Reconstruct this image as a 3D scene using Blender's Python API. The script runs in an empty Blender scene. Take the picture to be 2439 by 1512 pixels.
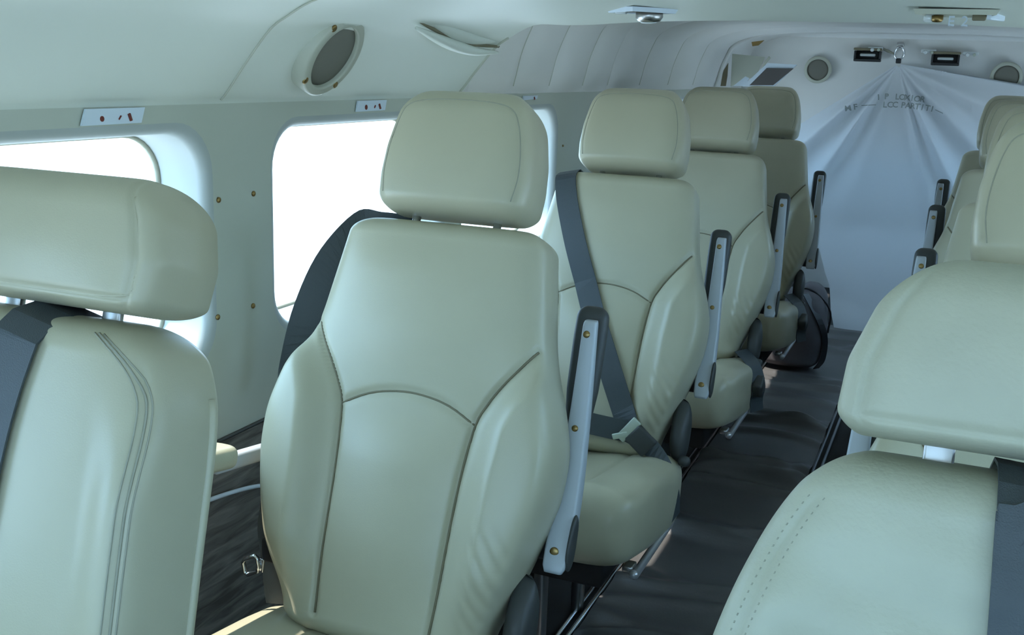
import bpy, bmesh, math
import numpy as np
from mathutils import Vector, Matrix
from mathutils.geometry import tessellate_polygon

# ------------------------------------------------------------------ camera, light, exposure
scene = bpy.context.scene
col = scene.collection
W, H = 2439, 1512
F, YAW, PITCH, ROLL = 2532.27, .3886, .2319, .0356
CAM = np.array([0.0, 0.0, 1.12])
def _axes():
    cy, sy = math.cos(YAW), math.sin(YAW)
    f = np.array([-sy*math.cos(PITCH), cy*math.cos(PITCH), -math.sin(PITCH)])
    r = np.array([cy, sy, 0.]); u = np.cross(r, f)
    cr, sr = math.cos(ROLL), math.sin(ROLL)
    return cr*r+sr*u, -sr*r+cr*u, f
AR, AU, AF = _axes()
cam_d = bpy.data.cameras.new('camera'); cam = bpy.data.objects.new('camera', cam_d); col.objects.link(cam)
cam_d.sensor_fit = 'HORIZONTAL'; cam_d.sensor_width = 36.0; cam_d.lens = F*36.0/W
cam_d.clip_start = 0.02
M = Matrix.Identity(4)
for i in range(3):
    M[i][0], M[i][1], M[i][2], M[i][3] = AR[i], AU[i], -AF[i], CAM[i]
cam.matrix_world = M
scene.camera = cam

world = bpy.data.worlds.new('world'); scene.world = world; world.use_nodes = True
wb = world.node_tree.nodes['Background']
wb.inputs[0].default_value = (0.41, 0.69, 1.0, 1); wb.inputs[1].default_value = 6.0
sun_d = bpy.data.lights.new('sun_offscreen', 'SUN'); sun = bpy.data.objects.new('sun_offscreen', sun_d); col.objects.link(sun)
sun_d.energy = 7.0; sun_d.angle = math.radians(0.6); sun_d.color = (1.0, .95, .88)
_sd = Vector((math.cos(math.radians(62.5)), 0.06, -math.sin(math.radians(62.5))))
sun.rotation_euler = _sd.to_track_quat('-Z', 'Y').to_euler()
sun.location = (-3, 0, 6)
vs = scene.view_settings
vs.view_transform = 'Standard'; vs.look = 'None'; vs.gamma = 1.0; vs.use_curve_mapping = False
vs.exposure = 0.28

# pixel -> point on a known plane of the cabin
def ray(px, py):
    return AF*F + AR*(px-W/2) - AU*(py-H/2)
def on(px, py, axis, value):
    d = ray(px, py); t = (value-CAM[axis])/d[axis]
    return Vector(CAM+t*d)

# ------------------------------------------------------------------ materials
def mat(name, color, rough=.5, metal=0., bump=0., bscale=400., spec=.5, var=0., vscale=6., coat=0.):
    m = bpy.data.materials.new(name); m.use_nodes = True
    nt = m.node_tree; b = nt.nodes['Principled BSDF']
    b.inputs['Base Color'].default_value = (*color, 1); b.inputs['Roughness'].default_value = rough
    b.inputs['Metallic'].default_value = metal; b.inputs['Specular IOR Level'].default_value = spec
    b.inputs['Coat Weight'].default_value = coat
    tc = nt.nodes.new('ShaderNodeTexCoord')
    if var > 0:
        n = nt.nodes.new('ShaderNodeTexNoise'); n.inputs['Scale'].default_value = vscale; n.inputs['Detail'].default_value = 3
        r = nt.nodes.new('ShaderNodeValToRGB')
        r.color_ramp.elements[0].position = .3; r.color_ramp.elements[1].position = .7
        r.color_ramp.elements[0].color = (*[c*(1-var) for c in color], 1)
        r.color_ramp.elements[1].color = (*[min(1, c*(1+var)) for c in color], 1)
        nt.links.new(tc.outputs['Object'], n.inputs['Vector']); nt.links.new(n.outputs['Fac'], r.inputs['Fac'])
        nt.links.new(r.outputs['Color'], b.inputs['Base Color'])
    if bump > 0:
        n = nt.nodes.new('ShaderNodeTexNoise'); n.inputs['Scale'].default_value = bscale; n.inputs['Detail'].default_value = 2
        bp = nt.nodes.new('ShaderNodeBump'); bp.inputs['Strength'].default_value = bump; bp.inputs['Distance'].default_value = .001
        nt.links.new(tc.outputs['Object'], n.inputs['Vector']); nt.links.new(n.outputs['Fac'], bp.inputs['Height'])
        nt.links.new(bp.outputs['Normal'], b.inputs['Normal'])
    return m
MT = {}
MT['leather'] = mat('cream_leather', (.475, .445, .315), .36, bump=.10, bscale=700, var=.03, vscale=9)
MT['leather_worn'] = mat('worn_cream_leather', (.47, .465, .35), .46, bump=.35, bscale=260, var=.05, vscale=14)
MT['seam'] = mat('seam_thread_and_gap_shade', (.20, .175, .11), .8)
MT['seam_soft'] = mat('seam_thread_pale', (.36, .35, .27), .8)
MT['shell'] = mat('cream_wall_panel', (.50, .52, .44), .45, bump=.05, bscale=300)
MT['head'] = mat('front_headliner', (.70, .735, .66), .45, bump=.05, bscale=300)
MT['aft'] = mat('aft_headliner', (.78, .765, .73), .6, bump=.08, bscale=300)
MT['reveal'] = mat('window_reveal', (.43, .46, .44), .5)
MT['belt'] = mat('belt_webbing', (.055, .066, .072), .5, bump=.4, bscale=900)
MT['grey'] = mat('grey_painted_metal', (.46, .49, .52), .36, spec=.6)
MT['pad'] = mat('charcoal_pad', (.045, .047, .045), .5, bump=.1, bscale=500)
MT['black'] = mat('black_plastic', (.016, .016, .018), .38)
MT['under'] = mat('charcoal_underseat_cloth', (.030, .029, .030), .9)
MT['chrome'] = mat('chrome', (.75, .76, .78), .18, metal=1.)
MT['steel'] = mat('brushed_steel', (.50, .49, .48), .3, metal=1.)
MT['bar'] = mat('satin_bar', (.55, .54, .55), .28, metal=.55)
MT['brass'] = mat('brass', (.30, .20, .08), .35, metal=1.)
MT['latch'] = mat('latch_metal', (.50, .55, .45), .45, metal=.3)
MT['mesh_grey'] = mat('speaker_mesh', (.175, .17, .14), .8, bump=.6, bscale=1500)
MT['ring'] = mat('cream_ring', (.50, .51, .42), .45)
MT['plac'] = mat('placard_white', (.66, .74, .82), .4)
MT['ink'] = mat('placard_ink', (.16, .025, .015), .6)
MT['text'] = mat('curtain_ink', (.33, .36, .35), .8)
MT['white'] = mat('white_panel', (.82, .83, .82), .5)
MT['runner'] = mat('aisle_runner_rubber', (.090, .086, .083), .40, bump=.25, bscale=160, var=.15, vscale=5)
MT['floor'] = mat('dark_floor_carpet', (.022, .021, .021), .9, bump=.5, bscale=600)
MT['bag'] = mat('charcoal_bag_cloth', (.095, .085, .092), .7, bump=.4, bscale=900, var=.1, vscale=20)
MT['screen'] = mat('dark_grey_screen', (.085, .075, .072), .45)
MT['ground'] = mat('concrete_apron', (.60, .585, .555), .9, var=.04, vscale=.4)
MT['lens'] = mat('lamp_lens', (.70, .74, .74), .12, spec=.8)
def wood_carpet():
    m = mat('dark_grained_side_panel', (.05, .045, .04), .75)
    nt = m.node_tree; b = nt.nodes['Principled BSDF']
    tc = nt.nodes.new('ShaderNodeTexCoord'); mp = nt.nodes.new('ShaderNodeMapping')
    mp.inputs['Scale'].default_value = (20, 9, 75); mp.inputs['Rotation'].default_value = (math.radians(8), 0, 0)
    n = nt.nodes.new('ShaderNodeTexNoise'); n.inputs['Scale'].default_value = 1.; n.inputs['Detail'].default_value = 4; n.inputs['Distortion'].default_value = .8
    r = nt.nodes.new('ShaderNodeValToRGB')
    r.color_ramp.elements[0].position = .35; r.color_ramp.elements[0].color = (.075, .066, .056, 1)
    r.color_ramp.elements[1].position = .68; r.color_ramp.elements[1].color = (.22, .20, .175, 1)
    bp = nt.nodes.new('ShaderNodeBump'); bp.inputs['Strength'].default_value = .5; bp.inputs['Distance'].default_value = .003
    L = nt.links.new
    L(tc.outputs['Object'], mp.inputs['Vector']); L(mp.outputs['Vector'], n.inputs['Vector'])
    L(n.outputs['Fac'], r.inputs['Fac']); L(r.outputs['Color'], b.inputs['Base Color'])
    L(n.outputs['Fac'], bp.inputs['Height']); L(bp.outputs['Normal'], b.inputs['Normal'])
    return m
MT['grain'] = wood_carpet()
def curtain_mat():
    m = bpy.data.materials.new('white_curtain_cloth'); m.use_nodes = True; nt = m.node_tree
    b = nt.nodes['Principled BSDF']; out = nt.nodes['Material Output']
    b.inputs['Base Color'].default_value = (.84, .86, .88, 1); b.inputs['Roughness'].default_value = .7
    t = nt.nodes.new('ShaderNodeBsdfTranslucent'); t.inputs['Color'].default_value = (.80, .84, .90, 1)
    mx = nt.nodes.new('ShaderNodeMixShader'); mx.inputs[0].default_value = .35
    nt.links.new(b.outputs[0], mx.inputs[1]); nt.links.new(t.outputs[0], mx.inputs[2]); nt.links.new(mx.outputs[0], out.inputs[0])
    return m
MT['curtain'] = curtain_mat()
def glass_mat():
    m = bpy.data.materials.new('window_glass'); m.use_nodes = True; nt = m.node_tree
    out = nt.nodes['Material Output']; nt.nodes.remove(nt.nodes['Principled BSDF'])
    t = nt.nodes.new('ShaderNodeBsdfTransparent'); t.inputs[0].default_value = (.95, .97, .97, 1)
    g = nt.nodes.new('ShaderNodeBsdfGlossy'); g.inputs['Roughness'].default_value = .03
    mx = nt.nodes.new('ShaderNodeMixShader'); mx.inputs[0].default_value = .05
    nt.links.new(t.outputs[0], mx.inputs[1]); nt.links.new(g.outputs[0], mx.inputs[2]); nt.links.new(mx.outputs[0], out.inputs[0])
    return m
MT['glass'] = glass_mat()

# ------------------------------------------------------------------ object helpers
def mesh(name, verts, faces, smooth=True, fix=True):
    me = bpy.data.meshes.new(name)
    me.from_pydata([tuple(map(float, v)) for v in verts], [], [tuple(map(int, f)) for f in faces])
    if fix:
        bm = bmesh.new(); bm.from_mesh(me); bmesh.ops.recalc_face_normals(bm, faces=bm.faces); bm.to_mesh(me); bm.free()
    if smooth:
        me.polygons.foreach_set('use_smooth', [True]*len(me.polygons))
    me.update()
    return me
def ob(name, me, m, parent=None):
    o = bpy.data.objects.new(name, me); col.objects.link(o)
    if not me.materials: me.materials.append(MT[m])
    if parent is not None: o.parent = parent
    return o
def empty(name, loc=(0, 0, 0)):
    o = bpy.data.objects.new(name, None); col.objects.link(o); o.location = loc; o.empty_display_size = .1
    return o
def tag(o, label=None, cat=None, group=None, kind=None):
    if label: o['label'] = label
    if cat: o['category'] = cat
    if group: o['group'] = group
    if kind: o['kind'] = kind
    return o
def copy_tree(o, parent=None):
    c = o.copy(); col.objects.link(c); c.parent = parent
    for ch in list(o.children): copy_tree(ch, c)
    return c
def rbox(name, size, loc, m, parent=None, bev=.004, seg=2, rot=None, taper=None):
    bm = bmesh.new(); bmesh.ops.create_cube(bm, size=1.0)
    for v in bm.verts:
        v.co.x *= size[0]; v.co.y *= size[1]; v.co.z *= size[2]
        if taper:
            k = taper if v.co.z > 0 else 1.0
            v.co.x *= k; v.co.y *= k
    if bev > 0:
        bmesh.ops.bevel(bm, geom=list(bm.edges), offset=bev, segments=seg, profile=.5, affect='EDGES')
    R = Matrix.Translation(Vector(loc)) @ (rot.to_4x4() if rot is not None else Matrix.Identity(4))
    bmesh.ops.transform(bm, matrix=R, verts=bm.verts)
    me = bpy.data.meshes.new(name); bm.to_mesh(me); bm.free()
    me.polygons.foreach_set('use_smooth', [True]*len(me.polygons))
    return ob(name, me, m, parent)
def catmull(pts, n):
    pts = [np.array(p, float) for p in pts]
    P = [2*pts[0]-pts[1]]+pts+[2*pts[-1]-pts[-2]]
    out = []; k = len(pts)-1
    for i in range(n):
        u = i/(n-1)*k; j = min(int(u), k-1); t = u-j
        a, b, c, d = P[j], P[j+1], P[j+2], P[j+3]
        out.append(.5*((2*b)+(-a+c)*t+(2*a-5*b+4*c-d)*t*t+(-a+3*b-3*c+d)*t**3))
    return out
def tube_mesh(name, pts, r, n=8, closed=False):
    pts = [Vector(tuple(p)) for p in pts]; N = len(pts)
    rs = r if hasattr(r, '__len__') else [r]*N
    V = []; Fc = []
    up = Vector((0.13, .31, .94))
    for i, p in enumerate(pts):
        a = pts[(i-1) % N] if (closed or i > 0) else pts[0]
        b = pts[(i+1) % N] if (closed or i < N-1) else pts[-1]
        t = (b-a).normalized()
        s = t.cross(up)
        if s.length < .05: s = t.cross(Vector((1, 0, 0)))
        s.normalize(); q = s.cross(t)
        for k in range(n):
            an = 2*math.pi*k/n
            V.append(p+(s*math.cos(an)+q*math.sin(an))*rs[i])
    M_ = N if closed else N-1
    for i in range(M_):
        for k in range(n):
            a = i*n+k; b = i*n+(k+1) % n; c = ((i+1) % N)*n+(k+1) % n; d = ((i+1) % N)*n+k
            Fc.append((a, b, c, d))
    if not closed:
        Fc.append(tuple(range(n))[::-1]); Fc.append(tuple((N-1)*n+k for k in range(n)))
    return mesh(name, V, Fc)
def tube(name, pts, r, m, parent=None, n=8, closed=False):
    return ob(name, tube_mesh(name, pts, r, n, closed), m, parent)
def sweep_rect(name, pts, wx, wy, m, parent=None, bev=.003):
    """bar of rectangular section: centre points, half sizes in x and y (sheet across the path kept axis-aligned)"""
    V = []; Fc = []; n = 12
    for i, p in enumerate(pts):
        a, b = wx[i], wy[i]; r = min(bev, a*.9, b*.9)
        for (sx, sy) in ((1, 1), (-1, 1), (-1, -1), (1, -1)):
            for k in range(3):
                base = {(1, 1): 0, (-1, 1): 90, (-1, -1): 180, (1, -1): 270}[(sx, sy)]
                an = math.radians(base+45*k)
                V.append((p[0]+sx*(a-r)+r*math.cos(an), p[1]+sy*(b-r)+r*math.sin(an), p[2]))
    N = len(pts)
    for i in range(N-1):
        for k in range(n): Fc.append((i*n+k, i*n+(k+1) % n, (i+1)*n+(k+1) % n, (i+1)*n+k))
    Fc.append(tuple(range(n))[::-1]); Fc.append(tuple((N-1)*n+k for k in range(n)))
    me = mesh(name, V, Fc, smooth=True)
    o = ob(name, me, m, parent)
    return o
def ribbon(name, left, right, nrm, m, parent=None, th=.0025):
    """woven strap: two edge curves and a normal list"""
    V = []; Fc = []
    for a, b, q in zip(left, right, nrm):
        a, b, q = Vector(tuple(a)), Vector(tuple(b)), Vector(tuple(q)).normalized()*th
        V += [a, b, b+q, a+q]
    N = len(left)
    for i in range(N-1):
        for k in range(4): Fc.append((i*4+k, i*4+(k+1) % 4, (i+1)*4+(k+1) % 4, (i+1)*4+k))
    Fc.append((0, 1, 2, 3)); Fc.append(tuple((N-1)*4+k for k in range(4)))
    o = ob(name, mesh(name, V, Fc, smooth=False), m, parent)
    return o
def disc(name, centre, normal, r, th, m, parent=None, n=20, dome=0.):
    nrm = Vector(normal).normalized(); s = nrm.orthogonal().normalized(); q = nrm.cross(s); c = Vector(centre)
    rings = [(0, r), (th*.7, r), (th, r*.82), (th+dome, r*.4)]
    V = []; Fc = []
    for h, rr in rings:
        for k in range(n):
            a = 2*math.pi*k/n; V.append(c+nrm*h+(s*math.cos(a)+q*math.sin(a))*rr)
    for i in range(len(rings)-1):
        for k in range(n): Fc.append((i*n+k, i*n+(k+1) % n, (i+1)*n+(k+1) % n, (i+1)*n+k))
    V.append(c+nrm*(th+dome)); last = len(V)-1
    for k in range(n): Fc.append(((len(rings)-1)*n+k, (len(rings)-1)*n+(k+1) % n, last))
    Fc.append(tuple(range(n))[::-1])
    return ob(name, mesh(name, V, Fc), m, parent)
def ss(x, a, b):
    t = np.clip((x-a)/(b-a), 0, 1); return t*t*(3-2*t)
def seg_dist(X, Y, poly):
    d = np.full(np.shape(X), 9.)
    for (ax, ay), (bx, by) in zip(poly[:-1], poly[1:]):
        vx, vy = bx-ax, by-ay; L = vx*vx+vy*vy+1e-12
        t = np.clip(((X-ax)*vx+(Y-ay)*vy)/L, 0, 1)
        d = np.minimum(d, np.hypot(X-ax-t*vx, Y-ay-t*vy))
    return d

# ------------------------------------------------------------------ upholstery: padded body lofted along an axis
class Pad:
    """cross sections are superellipses in (x, n); n = 0 is the front face, n = T the back"""
    def __init__(s, S, hw, T, p=4.2, r0=.03, r1=.03, disp=None, O=(0, 0, 0), A=(0, 0, 1), N=(0, 1, 0), rx=1.0):
        s.S, s.hw, s.T, s.p, s.r0, s.r1, s.disp = S, hw, T, p, r0, r1, disp
        s.O, s.A, s.N = np.array(O, float), np.array(A, float), np.array(N, float); s.rx = rx
    def wt(s, v):
        w = s.hw(v); T = s.T; k = 1.
        for e, r in (((s.r0-v)/s.r0, s.r0), ((v-(s.S-s.r1))/s.r1, s.r1)):
            if e > 0:
                c = math.sqrt(max(0., 1-min(e, 1)**2)); w = w-r*s.rx*(1-c); k *= max(c, 0)**.75
        return w, T*k
    def front(s, x, v):
        w, T = s.wt(v); q = max(0., 1-min(1., abs(x)/w)**s.p)
        n = s.T/2-T/2*q**(1/s.p)
        if s.disp: n += float(s.disp(np.array([x]), np.array([v]))[0])*min(1, T/s.T)
        return n
    def pt(s, x, v, off=0.):
        n = s.front(x, v)-off
        return Vector(s.O+np.array([1., 0, 0])*x+s.A*v+s.N*n)
    def build(s, name, rows=100, kf=90, kb=20):
        u = np.linspace(-1, 1, kf); g = u*(1.5-.5*u*u)
        ub = np.linspace(1, -1, kb+2)[1:-1]; gb = ub*(1.5-.5*ub*ub)
        tt = np.linspace(0, 1, rows)
        # denser rows in the rounded ends
        vs_ = s.S*(tt-.13*np.sin(2*np.pi*tt)/(1.0))
        V = []; loops = kf+kb
        for v in vs_:
            v = min(max(v, s.S*.0005), s.S*.9995)
            w, T = s.wt(v)
            xf = w*g; q = np.maximum(0, 1-np.abs(g)**s.p)**(1/s.p)
            nf = s.T/2-T/2*q
            if s.disp is not None:
                nf = nf+s.disp(xf, np.full_like(xf, v))*min(1, T/s.T)*ss(q, .0, .75)
            xb = w*gb; nb = s.T/2+T/2*np.maximum(0, 1-np.abs(gb)**s.p)**(1/s.p)
            xx = np.concatenate([xf, xb]); nn = np.concatenate([nf, nb])
            V.append(s.O[None]+xx[:, None]*np.array([[1., 0, 0]])+s.A[None]*v+nn[:, None]*s.N[None])
        V = np.concatenate(V)
        Fc = []
        R = len(vs_)
        for i in range(R-1):
            a = i*loops; b = a+loops
            for k in range(loops):
                k2 = (k+1) % loops
                Fc.append((a+k, a+k2, b+k2, b+k))
        c0 = V[:loops].mean(0); c1 = V[-loops:].mean(0)
        V = np.concatenate([V, [c0, c1]]); n0 = len(V)-2
        for k in range(loops):
            k2 = (k+1) % loops
            Fc.append((k2, k, n0)); Fc.append(((R-1)*loops+k, (R-1)*loops+k2, n0+1))
        return mesh(name, V, Fc)
def table(pairs):
    xs = np.array([p[0] for p in pairs], float); ys = np.array([p[1] for p in pairs], float)
    fx = np.linspace(xs[0], xs[-1], 400); fy = np.interp(fx, xs, ys)
    pad = 14; k = np.ones(2*pad+1)/(2*pad+1)
    fy = np.convolve(np.concatenate([np.full(pad, fy[0]), fy, np.full(pad, fy[-1])]), k, 'valid')
    return lambda v: np.interp(v, fx, fy)

RC = math.radians(20); CR, SR = math.cos(RC), math.sin(RC)
AX = (0, SR, CR); NX = (0, CR, -SR)                 # up along the reclined back / into the back
def zs(z): return (z-.375)/CR
B_O = (0, -.03+(.375-1.0)*math.tan(RC), .375)
BH = table([(zs(z), w) for z, w in ((.375, .140), (.42, .150), (.46, .166), (.50, .182), (.55, .199), (.60, .210), (.65, .211), (.70, .197), (.74, .180), (.78, .168), (.84, .158), (.88, .151), (.918, .145))])
SEAM = [(.164, .768), (.147, .745), (.128, .72), (.112, .695), (.100, .668), (.093, .61), (.090, .55), (.088, .47), (.084, .405)]
SEAM_S = [(x, zs(z)) for x, z in SEAM]
ARCH = [(-.100, .668), (-.06, .686), (-.02, .694), (.02, .694), (.06, .686), (.100, .668)]
ARCH_S = [tuple(p) for p in catmull([(x, zs(z)) for x, z in ARCH], 21)]
SEAM_F = [tuple(p) for p in catmull(SEAM_S, 33)]
def back_disp(x, s):
    ax = np.abs(x)
    g = .0065*np.exp(-(seg_dist(ax, s, SEAM_F)/.0045)**2)
    g = np.maximum(g, .0045*np.exp(-(seg_dist(x, s, ARCH_S)/.0045)**2))
    sx = np.interp(s, [p[1] for p in SEAM_S[::-1]], [p[0] for p in SEAM_S[::-1]])
    bol = -.034*ss(ax, sx, sx+.055)*ss(s, zs(.40), zs(.50))*(1-ss(s, zs(.70), zs(.79)))
    low = -.012*(1-(np.minimum(ax, .1)/.1)**2)*ss(s, zs(.40), zs(.52))*(1-ss(s, zs(.60), zs(.69)))
    upper = -.010*(1-np.clip(ax/.15, 0, 1)**2)*ss(s, zs(.69), zs(.78))*(1-ss(s, zs(.84), zs(.91)))
    cre = .0014*np.sin((s+ax*1.5)*190+9*x)*ss(ax, .11, .15)*ss(s, zs(.40), zs(.44))*(1-ss(s, zs(.50), zs(.58)))*(x > 0)
    return g+bol+low+upper+cre
BACK = Pad(zs(.919), BH, .112, p=4.8, r0=.03, r1=.028, disp=back_disp, O=B_O, A=AX, N=NX, rx=1.5)
H_O = (0, -.03+(.927-1.0)*math.tan(RC), .927)
HHW = table([(0, .104), (.02, .111), (.05, .1135), (.09, .111), (.13, .103), (.155, .096), (.185, .088)])
def head_disp(x, s):
    w = np.interp(s, [0, .02, .05, .09, .13, .155, .185], [.104, .111, .1135, .111, .103, .096, .088])
    return .0013*np.exp(-((np.abs(x)-(w-.013))/.003)**2)*ss(s, .0, .03)-.010*(1-np.clip(np.abs(x)/w, 0, 1)**2)*np.sin(np.clip(s/.18, 0, 1)*math.pi)
HEAD = Pad(.180, HHW, .112, p=5.4, r0=.022, r1=.045, disp=head_disp, O=H_O, A=AX, N=NX, rx=.75)
def cush_disp(x, s):     # n is downwards here: negative = raised
    ax = np.abs(x)
    side = -.012*ss(ax, .085, .165)*ss(s, .05, .14)
    dip = .012*(1-ss(ax, 0, .1))*ss(s, .02, .10)
    g = .005*np.exp(-((ax-.098)/.004)**2)*ss(s, .02, .06)
    return side+dip+g
CUSH = Pad(.375, table([(0, .180), (.06, .198), (.15, .207), (.3, .208), (.375, .20)]), .148, p=5.0, r0=.042, r1=.03, disp=cush_disp, O=(0, -.545, .420), A=(0, .988, -.150), N=(0, -.155, -.988), rx=.8)

def mirror_mesh(me):
    m2 = me.copy()
    bm = bmesh.new(); bm.from_mesh(m2)
    for v in bm.verts: v.co.x = -v.co.x
    bmesh.ops.reverse_faces(bm, faces=bm.faces); bm.to_mesh(m2); bm.free()
    return m2

def make_seat():
    """cabin seat facing -Y; +x is its aisle side; origin on the floor under the headrest"""
    root = empty('cabin_seat')
    back = ob('backrest', BACK.build('backrest', 210, 170, 20), 'leather', root)
    for sg in (1, -1):
        tube('seam', [BACK.pt(sg*x, s, .0010) for x, s in SEAM_F], .0017, 'seam', back, 6)
    tube('seam', [BACK.pt(x, s, .0010) for x, s in ARCH_S], .0015, 'seam', back, 6)
    head = ob('headrest', HEAD.build('headrest', 60, 60, 16), 'leather', root)
    rim = catmull([(.096, .022), (.1005, .055), (.098, .09), (.090, .125), (.078, .146), (.05, .154), (0, .156), (-.05, .154), (-.078, .146), (-.090, .125), (-.098, .09), (-.1005, .055), (-.096, .022)], 70)
    tube('seam', [HEAD.pt(p[0], p[1], .0001) for p in rim], .0009, 'seam_soft', head, 5)
    for sx in (-.062, .062):
        a = np.array([sx, B_O[1], B_O[2]])+np.array(AX)*(zs(.86))+np.array(NX)*.055
        tube('headrest_post', [a, a+np.array(AX)*.10], .006, 'chrome', head, 10)
    ob('seat_cushion', CUSH.build('seat_cushion', 60, 64, 24), 'leather', root)
    # dark base below the cushion, legs and chrome bar
    rbox('seat_base', (.30, .28, .075), (-.02, -.34, .235), 'under', root, .01)
    rbox('underseat_panel', (.17, .012, .21), (-.10, -.43, .105), 'under', root, .003)
    for lx in (.002, -.20):
        for ly in (-.45, -.22):
            rbox('leg', (.022, .03, .215), (lx, ly, .1075), 'steel', root, .004)
    tube('frame_bar', [(.196, -.515, .262), (.196, -.505, .254), (.196, -.26, .254), (.196, -.25, .258)], .0078, 'bar', root, 12)
    rbox('frame_bracket', (.02, .03, .012), (.182, -.49, .262), 'steel', root, .003)
    rbox('frame_bracket', (.02, .03, .012), (.182, -.28, .262), 'steel', root, .003)
    # folded-up armrest on the aisle side
    pts = catmull([(.213, -.132, .482), (.2125, -.118, .50), (.2105, -.082, .56), (.2075, -.048, .64), (.2050, -.022, .72), (.2035, -.006, .778), (.2035, -.002, .789)], 22)
    zz = [p[2] for p in pts]
    wx = [float(np.interp(z, (.482, .49, .51, .60, .70, .785, .789), (.0125, .0155, .0165, .0150, .0120, .0095, .0085))) for z in zz]
    wy = [float(np.interp(z, (.482, .49, .51, .60, .70, .785, .789), (.010, .0145, .016, .0125, .0095, .0075, .006))) for z in zz]
    arm = sweep_rect('armrest', pts, wx, wy, 'grey', root, .0035)
    padp = Pad(.165, table([(0, .016), (.05, .0215), (.12, .0225), (.165, .0215)]), .030, p=3.4, r0=.012, r1=.016, O=(.1955, -.030, .648), A=(0, .30, .954), N=(0, .954, -.30), rx=1.0)
    ob('armrest_pad', padp.build('armrest_pad', 30, 24, 16), 'pad', arm)
    for zc, rr in ((.765, .0050), (.655, .0046), (.507, .0062)):
        i = int(np.argmin([abs(z-zc) for z in zz])); p = pts[i]
        disc('screw', (p[0]-.002, p[1]-wy[i]+.0008, p[2]), (0, -1, .25), rr, .0016, 'brass', arm, 14, .0006)
    cap = Pad(.074, table([(0, .012), (.03, .0155), (.074, .010)]), .008, p=2.6, r0=.02, r1=.02, O=(0, 0, 0), A=(0, .38, .92), N=(0, 1, 0), rx=.6)
    me = cap.build('pivot_cap', 18, 18, 10)
    me.transform(Matrix.Translation((.2325, -.128, .480)) @ Matrix.Rotation(math.radians(90), 4, Vector((0, .38, .92))))
    ob('pivot_cap', me, 'pad', arm)
    rbox('armrest_hinge', (.05, .03, .035), (.186, -.10, .50), 'black', root, .006)
    # lowered armrest on the window side
    w_arm = rbox('armrest', (.020, .16, .022), (-.243, -.165, .570), 'grey', root, .005, rot=Matrix.Rotation(math.radians(-8), 3, 'X'))
    wp = Pad(.22, table([(0, .018), (.05, .024), (.22, .024)]), .034, p=3.2, r0=.02, r1=.014, O=(-.246, -.42, .640), A=(0, .985, -.17), N=(0, -.17, -.985), rx=1.)
    ob('armrest_pad', wp.build('armrest_pad', 30, 24, 16), 'leather', w_arm)
    # recline cover and button on the aisle side
    kp = Pad(.125, table([(0, .026), (.06, .034), (.125, .022)]), .040, p=2.6, r0=.045, r1=.05, O=(0, 0, 0), A=(0, .40, .917), N=(0, 1, 0), rx=.6)
    me = kp.build('recline_cover', 30, 28, 14)
    me.transform(Matrix.Translation((.205, -.205, .355)) @ Matrix.Rotation(math.radians(90), 4, Vector((0, .40, .917))))
    kn = ob('recline_cover', me, 'pad', root)
    disc('recline_button', (.200, -.215, .372), (1, -.35, 0), .011, .016, 'pad', kn, 18, .003)
    return root

proto = make_seat()
def mirror_tree(o, parent=None):
    c = o.copy(); col.objects.link(c); c.parent = parent
    if o.data is not None: c.data = mirror_mesh(o.data)
    for ch in list(o.children): mirror_tree(ch, c)
    return c
proto_r = mirror_tree(proto)
ROWS = {'D': 1.338, 'C': 2.186, 'B': 3.006, 'A': 3.838}
XL, XR = -.634, .161
LAB = {('L', 'D'): 'cream leather cabin seat beside the widest white window, charcoal belt slung behind its shoulder',
       ('L', 'C'): 'cream leather cabin seat with a charcoal shoulder belt buckled diagonally across its backrest',
       ('L', 'B'): 'cream leather cabin seat right behind the seat with the buckled diagonal belt',
       ('L', 'A'): 'cream leather cabin seat next to the charcoal bag and white curtain',
       ('R', 'D'): 'cream leather cabin seat directly behind the crew seat with rows of stitches',
       ('R', 'C'): 'cream leather cabin seat across the aisle from the buckled diagonal belt',
       ('R', 'B'): 'cream leather cabin seat across the aisle, second one ahead of the curtain',
       ('R', 'A'): 'cream leather cabin seat by the curtain, across the aisle from the charcoal bag'}
SEATS = {}
for side, pr, x in (('L', proto, XL), ('R', proto_r, XR)):
    for i, (k, y) in enumerate(ROWS.items()):
        o = pr if i == 0 else copy_tree(pr)
        o.location = (x-(.024 if (side, k) == ('R', 'D') else 0), y, 0)
        tag(o, LAB[(side, k)], 'seat', 'cream leather cabin seats')
        SEATS[(side, k)] = o

# ---- belts of single seats (parts of their seat, in its local space)
def belt_on_back(pad, path, w, off=.0035, n=40):
    """strap lying on the front of a back: path in (x, s)"""
    P = catmull(path, n); Lf, Rt, Nn = [], [], []
    for i, p in enumerate(P):
        t = P[min(i+1, n-1)]-P[max(i-1, 0)]; t = t/np.linalg.norm(t); q = np.array([-t[1], t[0]])*w/2
        c = pad.front(p[0], p[1])
        def at(v, lim=.006):
            s_ = min(v[1], pad.S-.002); nn = pad.front(v[0], s_)
            nn = min(max(nn, c-.010), c)-off
            return Vector(pad.O+np.array([1., 0, 0])*v[0]+pad.A*v[1]+pad.N*nn)
        Lf.append(at(p-q)); Rt.append(at(p+q)); Nn.append(-Vector(pad.N))
    return Lf, Rt, Nn
seatC = SEATS[('L', 'C')]
Lf, Rt, Nn = belt_on_back(BACK, [(-.126, zs(.912)), (-.114, zs(.865)), (-.080, zs(.78)), (-.03, zs(.67)), (.028, zs(.56)), (.075, zs(.47)), (.098, zs(.425))], .046)
tb = Vector(AX)*.0+Vector(NX)*.05
over = [(Lf[0]+Vector(AX)*.004+Vector(NX)*k, Rt[0]+Vector(AX)*.004+Vector(NX)*k) for k in (.11, .06, .03, .01)]
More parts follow.
